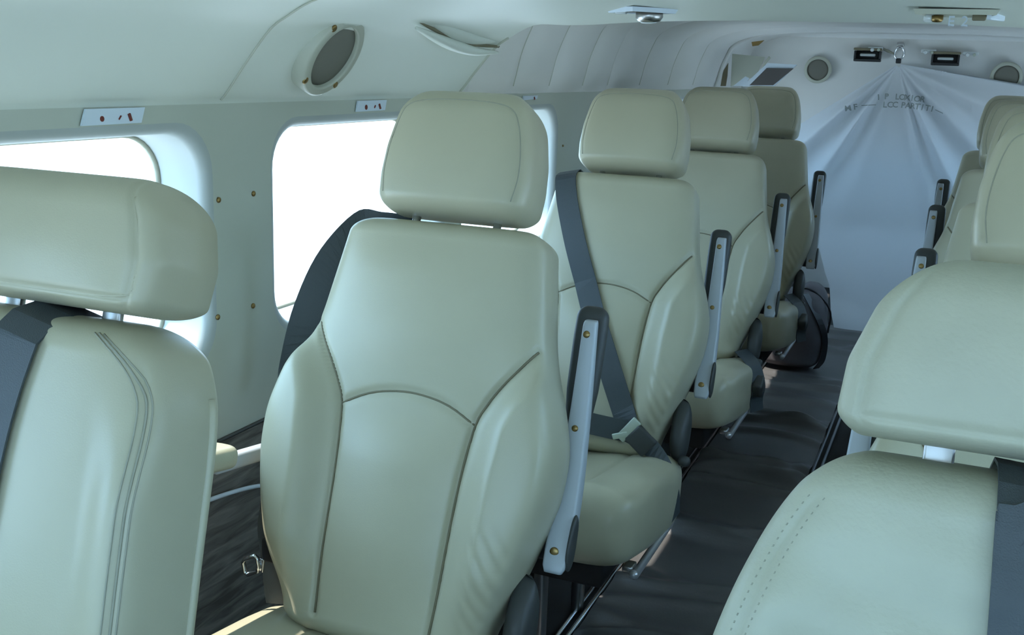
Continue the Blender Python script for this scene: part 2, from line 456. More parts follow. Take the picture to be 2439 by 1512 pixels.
Lf = [a for a, b in over]+Lf; Rt = [b for a, b in over]+Rt; Nn = [Vector(AX)]*4+Nn
sb = ribbon('shoulder_belt', Lf, Rt, Nn, 'belt', seatC)
c0 = BACK.pt(.098, zs(.425), .010)
lap = [Vector((-.165, -.20, .405)), BACK.pt(-.10, zs(.425), .016), BACK.pt(-.02, zs(.428), .016), BACK.pt(.07, zs(.424), .012), c0]
lp = catmull(lap, 24)
ribbon('lap_belt', [Vector(tuple(p))+Vector((0, -.004, -.022)) for p in lp], [Vector(tuple(p))+Vector((0, 0, .022)) for p in lp], [Vector((0, -1, .3))]*24, 'belt', seatC)
lp = catmull([c0+Vector((.0, -.006, .0)), Vector((.145, -.245, .398)), Vector((.185, -.262, .362)), Vector((.204, -.268, .318)), Vector((.207, -.262, .27))], 22)
dirs = [Vector((.55, -.1, .83)).lerp(Vector((.1, .99, .1)), min(1, i/14)) for i in range(22)]
ribbon('buckle_strap', [Vector(tuple(p))-d*.024 for p, d in zip(lp, dirs)], [Vector(tuple(p))+d*.024 for p, d in zip(lp, dirs)], [Vector((.5, -.8, .2))]*22, 'belt', seatC)
bk = rbox('buckle', (.050, .012, .046), c0+Vector((.030, -.014, -.012)), 'pad', seatC, .005, rot=Matrix.Rotation(math.radians(40), 3, 'Y'))
rbox('latch_plate', (.020, .006, .056), c0+Vector((.004, -.014, .006)), 'latch', bk, .002, rot=Matrix.Rotation(math.radians(38), 3, 'Y'))
rbox('latch_plate', (.034, .005, .012), c0+Vector((-.012, -.015, -.008)), 'latch', bk, .002, rot=Matrix.Rotation(math.radians(-20), 3, 'Y'))
seatD = SEATS[('L', 'D')]
def loc(seat, v): return Vector(tuple(v))-seat.location
# loose belt hanging over the window-side shoulder of the second seat
outer = catmull([loc(seatD, on(px, py, 1, yy)) for px, py, yy in ((985, 514, 1.36), (915, 506, 1.355), (850, 506, 1.35), (760, 603, 1.345), (700, 735, 1.335), (668, 868, 1.32), (664, 920, 1.31))], 36)
inner = catmull([loc(seatD, on(px, py, 1, yy)) for px, py, yy in ((975, 545, 1.37), (920, 545, 1.37), (860, 560, 1.372), (815, 660, 1.37), (778, 770, 1.36), (735, 850, 1.35), (715, 930, 1.33))], 36)
ribbon('shoulder_belt', outer, inner, [Vector((-.5, -.7, .4))]*36, 'belt', seatD, .002)
tg = rbox('belt_tongue', (.010, .004, .020), loc(seatD, on(622, 1345, 1, 1.12)), 'chrome', seatD, .001, rot=Matrix.Rotation(math.radians(8), 3, 'Y'))
q = [loc(seatD, on(px, py, 1, 1.115)) for px, py in ((578, 1332), (612, 1322), (618, 1358), (585, 1370))]
tube('ring', [q[0].lerp(q[1], .15), q[0].lerp(q[1], .85), q[1].lerp(q[2], .2), q[1].lerp(q[2], .8), q[2].lerp(q[3], .15), q[2].lerp(q[3], .85), q[3].lerp(q[0], .2), q[3].lerp(q[0], .8)], .0032, 'chrome', tg, 8, True)
hang = catmull([loc(seatD, on(px, py, 1, 1.14)) for px, py in ((650, 1190), (640, 1260), (648, 1330), (655, 1400), (660, 1440))], 16)
ribbon('lap_belt', [Vector(tuple(p))+Vector((-.017, 0, 0)) for p in hang], [Vector(tuple(p))+Vector((.017, .01, 0)) for p in hang], [Vector((0, -1, 0))]*16, 'belt', seatD)
rbox('buckle', (.03, .014, .035), loc(seatD, on(650, 1310, 1, 1.125)), 'black', seatD, .004)
for k in ('B', 'A'):
    s_ = SEATS[('L', k)]
    lp = catmull([Vector((.160, -.235, .40)), Vector((.200, -.26, .372)), Vector((.222, -.275, .32)), Vector((.218, -.27, .28)), Vector((.222, -.27, .25))], 16)
    ribbon('buckle_strap', [Vector(tuple(p))+Vector((-.012, -.02, .004)) for p in lp], [Vector(tuple(p))+Vector((.012, .028, .004)) for p in lp], [Vector((.8, -.5, .3))]*16, 'belt', s_)
    rbox('buckle', (.026, .05, .040), (.222, -.275, .325), 'pad', s_, .006, rot=Matrix.Rotation(math.radians(25), 3, 'X'))

# ------------------------------------------------------------------ crew seats
RC2 = math.radians(16); C2, S2 = math.cos(RC2), math.sin(RC2)
AX2 = (0, S2, C2); NX2 = (0, C2, -S2)
def crew_seat(label, x, y1, hw_tab, head_tab, zh0, zh1, ztop, worn, mirror, inset):
    """y1: front face at z = .96"""
    root = empty('crew_seat', (x, y1, 0))
    m = 'leather_worn' if worn else 'leather'
    t = math.tan(RC2)
    z0 = .33
    def z2(z): return (z-z0)/C2
    O = (0, (z0-.96)*t, z0)
    hw = table([(z2(z), w) for z, w in hw_tab])
    zs_ = np.array([z2(z) for z, w in hw_tab]); ws_ = np.array([w for z, w in hw_tab])
    def edge(s): return hw(s)
    def disp(xx, s):
        ax = np.abs(xx); e = edge(s)-inset
        top = (z2(ztop)-s)
        d = np.minimum(np.abs(ax-e), 9)
        g = .0035*np.exp(-(d/.0035)**2)*(1-ss(s, z2(ztop)-.05, z2(ztop)-.02))
        bol = -.020*ss(ax, e-.05, e)*(1-ss(s, z2(.74), z2(.86)))
        if worn:
            g = g+.0016*np.sin(s*95+xx*20)*ss(s, z2(.60), z2(.75))*(1-ss(s, z2(.80), z2(.88)))
        return g+bol-.012*(1-np.clip(ax/.16, 0, 1)**2)*np.sin(np.clip(s/z2(ztop), 0, 1)*math.pi)
    back = Pad(z2(ztop), hw, .125, p=5.0, r0=.03, r1=.03, disp=disp, O=O, A=AX2, N=NX2, rx=1.2)
    bo = ob('backrest', back.build('backrest', 150, 120, 20), m, root)
    sl = np.linspace(z2(.45), z2(ztop)-.012, 70)
    for sg in (1, -1):
        if worn:
            dash = []
            for row in (-.005, .005):
                for i in range(0, 150):
                    s0 = z2(.50)+i*.0026
                    if s0 > z2(ztop)-.03: break
                    if i % 2: continue
                    dash.append([back.pt(sg*(float(edge(s0))-inset+row), s0, .0), back.pt(sg*(float(edge(s0+.0018))-inset+row), s0+.0018, .0)])
            V, Fc = [], []
            for a, b in dash:
                k = len(V); w_ = Vector((.0006, 0, 0)); o_ = Vector((0, -.0006, 0))
                V += [a-w_, a+w_, b+w_, b-w_, (a+b)/2+o_]; Fc += [(k, k+1, k+4), (k+1, k+2, k+4), (k+2, k+3, k+4), (k+3, k, k+4)]
            tag(ob('stitching', mesh('stitching', V, Fc, False), 'seam_soft', bo), kind='stuff')
        else:
            for d_ in (-.0045, 0, .0045):
                tube('seam', [back.pt(sg*(float(back.wt(s)[0])-inset-7.0*max(0, s-(z2(ztop)-.07))**2+d_), s, .0004) for s in sl], .0009 if d_ else .0013, 'seam_soft', bo, 5)
    # piping along the rear edge
    for sg in (1, -1):
        pl = []
        for s in np.linspace(z2(.40), z2(ztop)-.06, 40):
            w_, T_ = back.wt(s)
            pl.append(Vector(back.O+np.array([sg*w_*.985, 0, 0])+back.A*s+back.N*.092))
        tube('piping', pl, .0045, m, bo, 8)
    ho = (0, (zh0-.96)*t, zh0)
    HS = (zh1-zh0)/C2
    hh = table([(f*HS, w) for f, w in head_tab])
    hx = np.array([f*HS for f, w in head_tab]); hwv = np.array([w for f, w in head_tab])
    def hdisp(xx, s):
        w = np.interp(s, hx, hwv)-.016
        d = np.abs(np.abs(xx)-w)
        d = np.minimum(d, np.where(np.abs(xx) < w, np.abs(s-.014), 9))
        return .0028*np.exp(-(d/.003)**2)-.008*(1-np.clip(np.abs(xx)/w, 0, 1)**2)*np.sin(np.clip(s/HS, 0, 1)*math.pi)
    head = Pad(HS, hh, .115, p=7.0, r0=.014, r1=.034, disp=hdisp, O=ho, A=AX2, N=NX2, rx=.8)
    hd = ob('headrest', head.build('headrest', 80, 90, 16), m, root)
    if not worn:
        wl = [float(np.interp(f, hx, hwv))-.016 for f in (.03, HS*.5, HS*.8)]
        path = [(wl[2], HS*.83), (wl[1]+.001, HS*.5), (wl[0]+.002, .032), (wl[0]-.012, .016), (0, .014), (-wl[0]+.012, .016), (-wl[0]-.002, .032), (-wl[1]-.001, HS*.5), (-wl[2], HS*.83)]
        tube('seam', [head.pt(p[0], p[1], -.001) for p in catmull(path, 90)], .0014, 'leather', hd, 6)
    for sx in (-.06, .06):
        a = np.array([sx, O[1], O[2]])+np.array(AX2)*z2(ztop-.05)+np.array(NX2)*.06
        rbox('headrest_post', (.02, .008, .12), a+np.array(AX2)*.05, 'steel', hd, .002, rot=Matrix.Rotation(-RC2, 3, 'X'))
    cu = Pad(.42, table([(0, .17), (.1, .20), (.42, .19)]), .14, p=4.5, r0=.05, r1=.03, disp=cush_disp, O=(0, O[1]-.40, .40), A=(0, 1, 0), N=(0, 0, -1), rx=.8)
    ob('seat_cushion', cu.build('seat_cushion', 50, 60, 20), m, root)
    rbox('seat_base', (.30, .34, .10), (0, O[1]-.19, .215), 'under', root, .01)
    for lx in (-.13, .13):
        for ly in (-.32, -.04):
            rbox('leg', (.025, .03, .19), (lx, O[1]+ly, .095), 'steel', root, .004)
    return root, back, z2
crewL, padL, z2L = crew_seat('', -.760, .700, ((.33, .162), (.45, .174), (.60, .174), (.70, .170), (.78, .168), (.82, .165), (.85, .157), (.88, .139), (.897, .120)),
                ((0, .126), (.1, .136), (.4, .141), (.7, .133), (1., .112)), .903, 1.022, .897, False, 1, .010)
tag(crewL, 'cream leather crew seat with double seams at its edge, by the front window', 'seat', 'crew seats')
crewR, padR, z2R = crew_seat('', .072, .700, ((.33, .165), (.45, .18), (.60, .205), (.70, .198), (.76, .187), (.80, .175), (.84, .159), (.865, .143), (.885, .128)),
                ((0, .118), (.12, .127), (.4, .124), (.7, .110), (1., .084)), .897, 1.018, .888, True, -1, .018)
tag(crewR, 'cream crew seat with rows of small stitches along its rounded edge', 'seat', 'crew seats')
def crew_belt(root, pad, z2, path, w, ztop):
    Lf, Rt, Nn = belt_on_back(pad, [(x, min(z2(z), pad.S-.022)) for x, z in path], w, .004, 34)
    over = [(Lf[0]+Vector(AX2)*h+Vector(NX2)*k, Rt[0]+Vector(AX2)*h+Vector(NX2)*k) for k, h in ((.13, .014), (.08, .026), (.04, .024), (.014, .014))]
    ribbon('shoulder_belt', [a for a, b in over]+Lf, [b for a, b in over]+Rt, [Vector(AX2)]*4+Nn, 'belt', root)
crew_belt(crewL, padL, z2L, [(.017, .874), (.013, .855), (.008, .825), (.004, .78), (.002, .70), (-.006, .55)], .052, .897)
crew_belt(crewR, padR, z2R, [(.000, .888), (.000, .86), (.003, .80), (.008, .70), (.014, .55), (.02, .45)], .05, .888)

# ------------------------------------------------------------------ the cabin shell
XW, XE, XC = -.98, .506, -.237
Y0, Y1 = -1.0, 5.95
def sheet(name, rows, m, parent=None, smooth=True):
    R = len(rows); K = len(rows[0]); V = [p for r in rows for p in r]; Fc = []
    for i in range(R-1):
        for k in range(K-1): Fc.append((i*K+k, i*K+k+1, (i+1)*K+k+1, (i+1)*K+k))
    return ob(name, mesh(name, V, Fc, smooth, fix=False), m, parent)
def rrect(y0, y1, z0, z1, r, n=8):
    out = []
    for cy, cz, a0 in ((y1-r, z1-r, 0), (y0+r, z1-r, 90), (y0+r, z0+r, 180), (y1-r, z0+r, 270)):
        for k in range(n+1):
            a = math.radians(a0+90*k/n); out.append((cy+r*math.cos(a), cz+r*math.sin(a)))
    return out
WINS = [(-.75, -.08, .62, 1.03), (.04, .50, .66, 1.03), (.60, 1.245, .670, 1.030), (1.385, 2.0, .676, 1.030), (2.08, 2.668, .676, 1.030), (3.62, 4.22, .676, 1.03), (4.36, 4.86, .676, 1.03)]
CARGO = (5.15, 5.75, .676, 1.03)
ZL, ZT = .555, 1.058
def side_wall(name, x, sgn, wins):
    holes = [rrect(a, b, c, d, .075) for a, b, c, d in wins]
    outer = [(Y0, ZL), (Y1, ZL), (Y1, ZT), (Y0, ZT)]
    polys = [[Vector((p[0], p[1], 0)) for p in outer]]+[[Vector((p[0], p[1], 0)) for p in h] for h in holes]
    tris = tessellate_polygon(polys); flat = [p for pl in polys for p in pl]
    w = ob(name, mesh(name, [(x, p.x, p.y) for p in flat], tris, False), 'shell'); tag(w, kind='structure')
    return w, holes
def window(name, x, sgn, hole, par=None, m='reveal', depth=.085, glass=True):
    """deep moulded surround with a soft mouth, a seal and a pane at its outer end"""
    root = empty(name, (0, 0, 0)); tag(root, kind='structure')
    cy = sum(p[0] for p in hole)/len(hole); cz = sum(p[1] for p in hole)/len(hole)
    V = []; Fc = []; K = len(hole)
    prof = [(0, 0)]+[(.016*(1-math.cos(a)), .016*math.sin(a)) for a in (math.pi/8, math.pi/4, 3*math.pi/8, math.pi/2)]
    loops = [(d_, s_) for d_, s_ in [(.016-.016*math.cos(a), .016*math.sin(a)) for a in np.linspace(0, math.pi/2, 6)]]+[(depth*.6, .017), (depth, .020)]
    for d_, inn in loops:
        for (py, pz) in hole:
            v = Vector((py-cy, pz-cz)); L = v.length
            hx = max(abs(v.x), 1e-6); hz = max(abs(v.y), 1e-6)
            ky = (max(p[0] for p in hole)-cy); kz = (max(p[1] for p in hole)-cz)
            V.append((x+sgn*d_, cy+v.x*(1-inn/ky), cz+v.y*(1-inn/kz)))
    for i in range(len(loops)-1):
        for k in range(K): Fc.append((i*K+k, i*K+(k+1) % K, (i+1)*K+(k+1) % K, (i+1)*K+k))
    ob('window_frame', mesh('window_frame', V, Fc, True, fix=False), m, root)
    last = [Vector(v) for v in V[-K:]]
    if glass:
        tube('window_seal', [p+Vector((-sgn*.004, 0, 0)) for p in last], .0045, 'seam_soft', root, 6, True)
        ob('window_pane', mesh('window_pane', last, [tuple(range(K))], False), 'glass', root)
    return root
wl_, hl_ = side_wall('wall_left', XW, -1, WINS+[CARGO])
wr_, hr_ = side_wall('wall_right', XE, 1, WINS+[CARGO])
n = 1
for h in hl_:
    window('window_%d' % n, XW, -1, h); n += 1
for h in hr_:
    window('window_%d' % n, XE, 1, h); n += 1
# lower walls of dark grained carpet
for w, x, sg in ((wl_, XW, 1), (wr_, XE, -1)):
    for ya, yb in ((Y0, Y1),):
      sheet('lower_panel', [[(x+sg*(.004+.012*math.sin(math.pi*min(1, z/.5))), y, z) for y in np.linspace(ya, yb, 30)] for z in np.linspace(0, ZL, 8)], 'grain', w)
      tube('panel_trim', [(x+sg*.004, ya, ZL), (x+sg*.004, yb, ZL)], .003, 'pad', w, 6)
# map pocket edge on the lower wall
pk = [on(px, py, 0, XW+.018) for px, py in ((440, 1215), (500, 1190), (560, 1170), (610, 1158), (660, 1153))]
tube('pocket_piping', catmull(pk, 24), .0035, 'plac', wl_, 8)
# screws on the pillar
for px, py in ((520, 476), (603, 461), (518, 755), (602, 728), (1340, 347)):
    p = on(px, py, 0, XW)
    disc('screw', p, (1, 0, 0), .0042 if px < 700 else .003, .0025, 'brass', wl_, 14, .001)

# floor, runner, tracks
fl = ob('floor', mesh('floor', [(XW-.05, Y0, 0), (XE+.05, Y0, 0), (XE+.05, Y1, 0), (XW-.05, Y1, 0)], [(0, 1, 2, 3)], False), 'floor'); tag(fl, kind='structure')
rng = np.random.default_rng(4)
wr = [(rng.uniform(1.0, 4.9), rng.uniform(.014, .034), rng.uniform(.007, .015), rng.uniform(-.5, .5), rng.uniform(-1.2, 1.2)) for _ in range(44)]
def runner_z(x, y):
    u = (x+.445)/.17; z = .006
    for yc, wd, am, sl, cu in wr:
        z += am*math.exp(-((y-yc-sl*(x+.445)*.5-cu*.06*u*u)/wd)**2)
    flat = math.exp(-((y-4.19)/.17)**4)      # pressed flat under the bag
    z = .006+(z-.006)*(1-flat)
    return z*(1-.75*abs(u)**6)
ys = np.linspace(-.4, 5.0, 420); xs = np.linspace(-.603, -.287, 26)
sheet_rows = [[(x, y, runner_z(x, y)) for x in xs] for y in ys]
rn = sheet('aisle_runner', sheet_rows, 'runner')
tag(rn, 'dark grey rubber runner with crosswise wrinkles lying along the aisle', 'runner')
def track(x):
    t = ob('seat_track', None or tube_mesh('seat_track', [(x-.010, Y0, .005), (x-.010, 4.95, .005)], .0055, 8), 'chrome')
    tube('rail_lip', [(x+.010, Y0, .005), (x+.010, 4.95, .005)], .0055, 'chrome', t, 8)
    return t
for i, x in enumerate((-.620, -.270, .146, .361, -.834)):
    t = track(x); t.name = 'trim_%d' % (i+1); tag(t, kind='structure')

# front headliner
FP = [(-.981, 1.052), (-.976, 1.060), (-.966, 1.070), (-.933, 1.111), (-.892, 1.157), (-.865, 1.176), (-.825, 1.197), (-.763, 1.214), (-.68, 1.224), (-.55, 1.232), (-.40, 1.236)]
def prof(P, n=46):
    c = catmull(P, n); left = [(p[0], p[1]) for p in c]
    right = [(2*XC-x, z) for x, z in left[::-1]]
    return left+right
fprof = prof(FP)
YE = 2.05
def lip(y):   # the rear edge of the front headliner hangs lower in the middle
    return .019*ss(np.array(y), 1.72, 2.03)
rows = []
for y in list(np.linspace(Y0, 1.88, 24))+list(np.linspace(1.9, YE, 14)):
    rows.append([(x, y, z-float(lip(y))*float(ss(np.array(z), 1.20, 1.225))) for x, z in fprof])
for dy, dz in ((.006, .003), (.010, .012), (.010, .075)):
    rows.append([(x+(.02 if x < XC else -.02)*0, YE+dy, rows[37][i][2]+dz*(.4 if z < 1.1 else 1)) for i, (x, z) in enumerate(fprof)])
ce = sheet('ceiling', rows, 'head'); tag(ce, kind='structure')
# seam, duct slot and edge line on the left shoulder of the headliner
def fsurf(t, y, off=.001):
    u_ = t*(len(fprof)//2-1); i = int(u_); k_ = u_-i; (x, z), (x2, z2_) = fprof[i], fprof[i+1]
    x, z = x+(x2-x)*k_, z+(z2_-z)*k_; x2, z2_ = fprof[i+2]
    nx, nz = (z2_-z), -(x2-x); L = math.hypot(nx, nz)
    return Vector((x+nx/L*off, y, z+nz/L*off))
ts = np.linspace(.10, .72, 30)
tube('panel_seam', [fsurf(t, 1.262+.03*max(0, t-.4)) for t in ts], .0016, 'ring', ce, 5)
tube('panel_seam', [fsurf(t, YE-.012, .0005) for t in np.linspace(.05, .50, 24)], .0035, 'ring', ce, 6)
sl = [on(px, py, 0, xx) for px, py, xx in ((990, 52, -.855), (1040, 78, -.868), (1085, 97, -.880), (1130, 109, -.888), (1183, 113, -.893))]
dc = empty('air_slot', sl[2]); 
o_ = -dc.location
s1 = catmull(sl, 24)
tube('slot_gap_shade', [Vector(tuple(p))+o_+Vector((.004, 0, .002)) for p in s1], [.0028+.0014*math.sin(math.pi*i/23) for i in range(24)], 'seam', dc, 6)  # dark tube: painted shade of the crevice between lip and hood
tube('slot_lip', [Vector(tuple(p))+o_+Vector((.002, 0, -.010)) for p in s1], [.003+.008*math.sin(math.pi*i/23) for i in range(24)], 'head', dc, 10)
tube('slot_hood', [Vector(tuple(p))+o_+Vector((.006, 0, .014)) for p in s1], [.004+.011*math.sin(math.pi*i/23) for i in range(24)], 'head', dc, 10)
tag(dc, 'long curved air slot with its shaded gap painted as a dark brown line in the cream headliner shoulder', 'vent')

# aft headliner: padded strips between seams
AP = [(-.981, 1.052), (-.980, 1.066), (-.972, 1.10), (-.960, 1.150), (-.941, 1.199), (-.922, 1.233), (-.886, 1.260), (-.83, 1.280), (-.75, 1.295), (-.62, 1.305), (-.45, 1.31)]
aprof = prof(AP)
SEAMY = [1.95, 2.10, 2.344, 2.579, 2.838, 3.062, 3.40, 3.76, 4.14, 4.53]
ca = empty('ceiling_aft', (0, 0, 0)); tag(ca, kind='structure')
def strip(y0, y1, puff, parent, P=aprof, name='headliner_panel', m='aft'):
    rr = []
    for k in range(19):
        u = .5-.5*math.cos(math.pi*k/18); y = y0+(y1-y0)*u; e = puff*(1-abs(2*u-1)**4)*(.55+.45*(1-u))
        row = []
        for i, (x, z) in enumerate(P):
            a = P[max(i-1, 0)]; b = P[min(i+1, len(P)-1)]
            nx, nz = (b[1]-a[1]), -(b[0]-a[0]); L = math.hypot(nx, nz) or 1
            s = min(1., (z-1.055)/.05)
            row.append((x+nx/L*e*max(0, s), y, z+nz/L*e*max(0, s)))
        rr.append(row)
    return sheet(name, rr, m, parent)
for a, b in zip(SEAMY[:-1], SEAMY[1:]): strip(a, b, .024, ca)
strip(4.53, Y1, .0, ca)
for y in SEAMY[2:-1]:
    tube('pleat_seam', [(x, y, z) for x, z in aprof[6:-6]], .0022, 'ring', ca, 5)
# closing wall between the two headliners, above the front one
sheet('headliner_riser', [[(x, 1.956, z) for x, z in aprof], [(x, 1.956, z) for x, z in fprof]], 'aft', ca)
# roof skin over everything, the nose and the tail
sheet('roof_skin', [[(XC+(x-XC)*1.10, y, z+.07) for x, z in aprof] for y in (Y0-.3, Y1+.1)], 'white', ca)
# arch frame near the door
ring = [Vector((XC+(x-XC)*.985, 4.53, z-.004)) for x, z in aprof[3:-3]]
af = tube('trim_6', ring, .009, 'aft', None, 8); tag(af, kind='structure')
# ends of the cabin
wf = ob('wall_front', mesh('wall_front', [(XW-.1, Y0, 0), (XE+.1, Y0, 0), (XE+.1, Y0, .78), (XW-.1, Y0, .78)], [(0, 1, 2, 3)], False), 'black'); tag(wf, kind='structure')
ob('windscreen', mesh('windscreen', [(XW, Y0, .78), (XE, Y0, .78), (XE, Y0+.01, 1.25), (XW, Y0+.01, 1.25)], [(0, 1, 2, 3)], False), 'glass', wf)
wbk = ob('wall_back', mesh('wall_back', [(XW-.1, Y1, -.0), (XE+.1, Y1, 0), (XE+.1, Y1, 1.4), (XW-.1, Y1, 1.4)], [(0, 1, 2, 3)], False), 'white'); tag(wbk, kind='structure')

# aft bulkhead header above the curtain
YB = 5.05
hd_rows = []
for z in np.linspace(.52, 1.292, 40):
    hd_rows.append([(x, YB-.05*float(ss(np.array(z), 1.15, 1.29))+.06*abs((x-XC)/.74)**4, z) for x in np.linspace(XW+.005, XE-.005, 40)])
bh = sheet('bulkhead_header', hd_rows, 'aft'); bh.name = 'wall_aft'; tag(bh, kind='structure')

# ------------------------------------------------------------------ curtain
AXA, AZA = -.286, 1.188
FOLD = [(-64, 6, .8), (-45, 4.0, 1.1), (-29, 3.6, 1.1), (-13, 6, .4), (19, 3.2, .5), (29, 4.0, 1.2), (47, 6, .9), (66, 7, .6)]
def curtain_y(x, z):
    dx, dz = x-AXA, AZA-z
    r = math.hypot(dx, dz); a = math.degrees(math.atan2(dx, max(dz, 1e-4)))
    e = sum(h*math.exp(-((a-c)/w)**2) for c, w, h in FOLD)
    A = .055*float(ss(np.array(r), .0, .28))*(1-.9*float(ss(np.array(r), .25, .95)))
    cr = .010*math.sin(x*31+z*17)*math.sin(z*23-x*9)*float(1-ss(np.array(z), .02, .34))
    return 4.975-A*e+cr+.03*float(1-ss(np.array(r), 0, .2))-.05*float(1-ss(np.array(z), .0, .16))
bd = [(-.968, .70), (-.968, .60), (-.80, .50), (-.62, .43), (-.535, .36), (-.500, .26), (-.475, .20), (-.455, .09), (-.43, .012), (-.30, .010), (-.1, .010), (.15, .010), (.40, .012), (.485, .06), (.495, .35), (.495, .70), (.495, 1.0), (.490, 1.082), (.30, 1.092), (.12, 1.116)]
bd = [np.array(p) for p in bd]
bl = []
for a, b in zip(bd[:-1], bd[1:]):
    k = max(2, int(np.linalg.norm(b-a)/.014))
    bl += [a+(b-a)*i/k for i in range(k)]
bl.append(bd[-1])
crows = []
for t in np.linspace(.012, 1, 70):
    row = []
    for p in bl:
        x = AXA+(p[0]-AXA)*t; z = AZA+(p[1]-AZA)*t
        row.append((x, curtain_y(x, z), max(z, .008)))
    crows.append(row)
cu_o = sheet('partition_curtain', crows, 'curtain')
tag(cu_o, 'white cloth cargo curtain gathered to one point, printed with two lines of grey text', 'curtain')
def curtain_text(items, size):
    """each printed character is a flat piece lying on the cloth: (character, px, py) of its foot"""
    for ch, px, py, tilt in items:
        cd = bpy.data.curves.new('letter', 'FONT'); cd.body = ch; cd.size = size; cd.align_x = 'CENTER'; cd.resolution_u = 3; cd.offset = .0006
        to = bpy.data.objects.new('letter', cd); col.objects.link(to)
        me = bpy.data.meshes.new_from_object(to.evaluated_get(bpy.context.evaluated_depsgraph_get()))
        bpy.data.objects.remove(to); bpy.data.curves.remove(cd)
        f = on(px, py, 1, 4.93); t = math.radians(tilt)
        bm = bmesh.new(); bm.from_mesh(me)
        bmesh.ops.subdivide_edges(bm, edges=[e for e in bm.edges if e.calc_length() > .012], cuts=2)
        for v in bm.verts:
            u, w = v.co.x, v.co.y
            x = f.x+u*math.cos(t)-w*math.sin(t); z = f.z+u*math.sin(t)+w*math.cos(t)
            v.co = Vector((x, curtain_y(x, z)-.004, z))
        bm.to_mesh(me); bm.free()
        ob('letter', me, 'text', cu_o)
L1 = [('I', 2091, 238, 6), ('P', 2110, 236, 4), ('L', 2135, 237, 2), ('O', 2147, 238, 0), ('X', 2159, 239, -2), ('I', 2171, 240, -4), ('O', 2183, 242, -6), ('R', 2195, 243, -8)]
L2 = [('M', 2020, 264, 8), ('F', 2036, 261, 7), ('\u2014', 2060, 256, 6), ('\u2014', 2074, 255, 4), ('L', 2106, 256, 0), ('C', 2118, 256, 0), ('C', 2130, 256, -1), ('P', 2149, 257, -2), ('A', 2161, 258, -3), ('R', 2172, 259, -4), ('T', 2184, 260, -5), ('I', 2195, 262, -6), ('T', 2207, 264, -8), ('I', 2218, 266, -10), ('\u2014', 2234, 270, -22)]
curtain_text(L1, .034); curtain_text(L2, .034)
# hook that gathers it
hk = empty('curtain_hook', (AXA, 4.985, 1.19))
tube('ring', [Vector((.019*math.sin(a), -.01, .042+.026*math.cos(a))) for a in np.linspace(0, 2*math.pi, 25)[:-1]], .0045, 'chrome', hk, 8, True)
rbox('clasp', (.022, .014, .022), (0, -.008, .010), 'black', hk, .003)
tube('tie', [(-.075, .01, .060), (-.045, .0, .048), (-.014, -.008, .036)], [.004, .006, .003], 'seam_soft', hk, 6)
rbox('mount', (.03, .03, .018), (0, .0, .078), 'steel', hk, .004)
tag(hk, 'metal ring hook with dark clasp holding the gathered point of the curtain', 'hook')

# speakers
def speaker(label, centre, normal, up, r_out, r_in, tab=False):
    root = empty('speaker', centre); nrm = Vector(normal).normalized(); u = Vector(up); u = (u-nrm*u.dot(nrm)).normalized(); s = nrm.cross(u)
    V = []; Fc = []; n = 48; rings = [(r_out, -.028 if tab else -.004), (r_out*.985, .006), (r_out*.93, .009), (r_in*1.10, .007), (r_in*1.03, .010), (r_in, .006), (r_in*.99, -.003)]
    for r, h in rings:
        for k in range(n):
            a = 2*math.pi*k/n; V.append(s*math.cos(a)*r+u*math.sin(a)*r+nrm*h)
    for i in range(len(rings)-1):
        for k in range(n): Fc.append((i*n+k, i*n+(k+1) % n, (i+1)*n+(k+1) % n, (i+1)*n+k))
    rg = ob('ring', mesh('ring', V, Fc), 'ring', root)
    disc('grille', nrm*(-.002), nrm, r_in*1.0, .005, 'mesh_grey', root, 40, .002)
    for a in ((50, 230, 320) if tab else ()):
        d = s*math.cos(math.radians(a))+u*math.sin(math.radians(a))
        disc('screw', d*(r_in*1.2)+nrm*.006, nrm, .006, .003, 'brass', rg, 10)
    tag(root, label, 'speaker')
    return root
# tangent of the headliner shoulder at the speaker
pc = Vector((-.916, 1.445, 1.132))
nr = Vector((.86, 0, -.51)).normalized(); tn = Vector((.51, 0, .86))
speaker('round speaker with grey mesh and cream ring on the headliner above the windows', pc+nr*.010, nr, tn, .070, .053, True)
sp1 = speaker('round speaker in the aft bulkhead header, on the side of the fold-down screen', on(1948, 166, 1, 5.02), (0, -1, -.15), (0, 0, 1), .060, .046)
sp2 = speaker('round speaker in the aft bulkhead header, half covered by the curtain edge', on(2397, 184, 1, 5.0), (0, -1, -.15), (0, 0, 1), .064, .049)

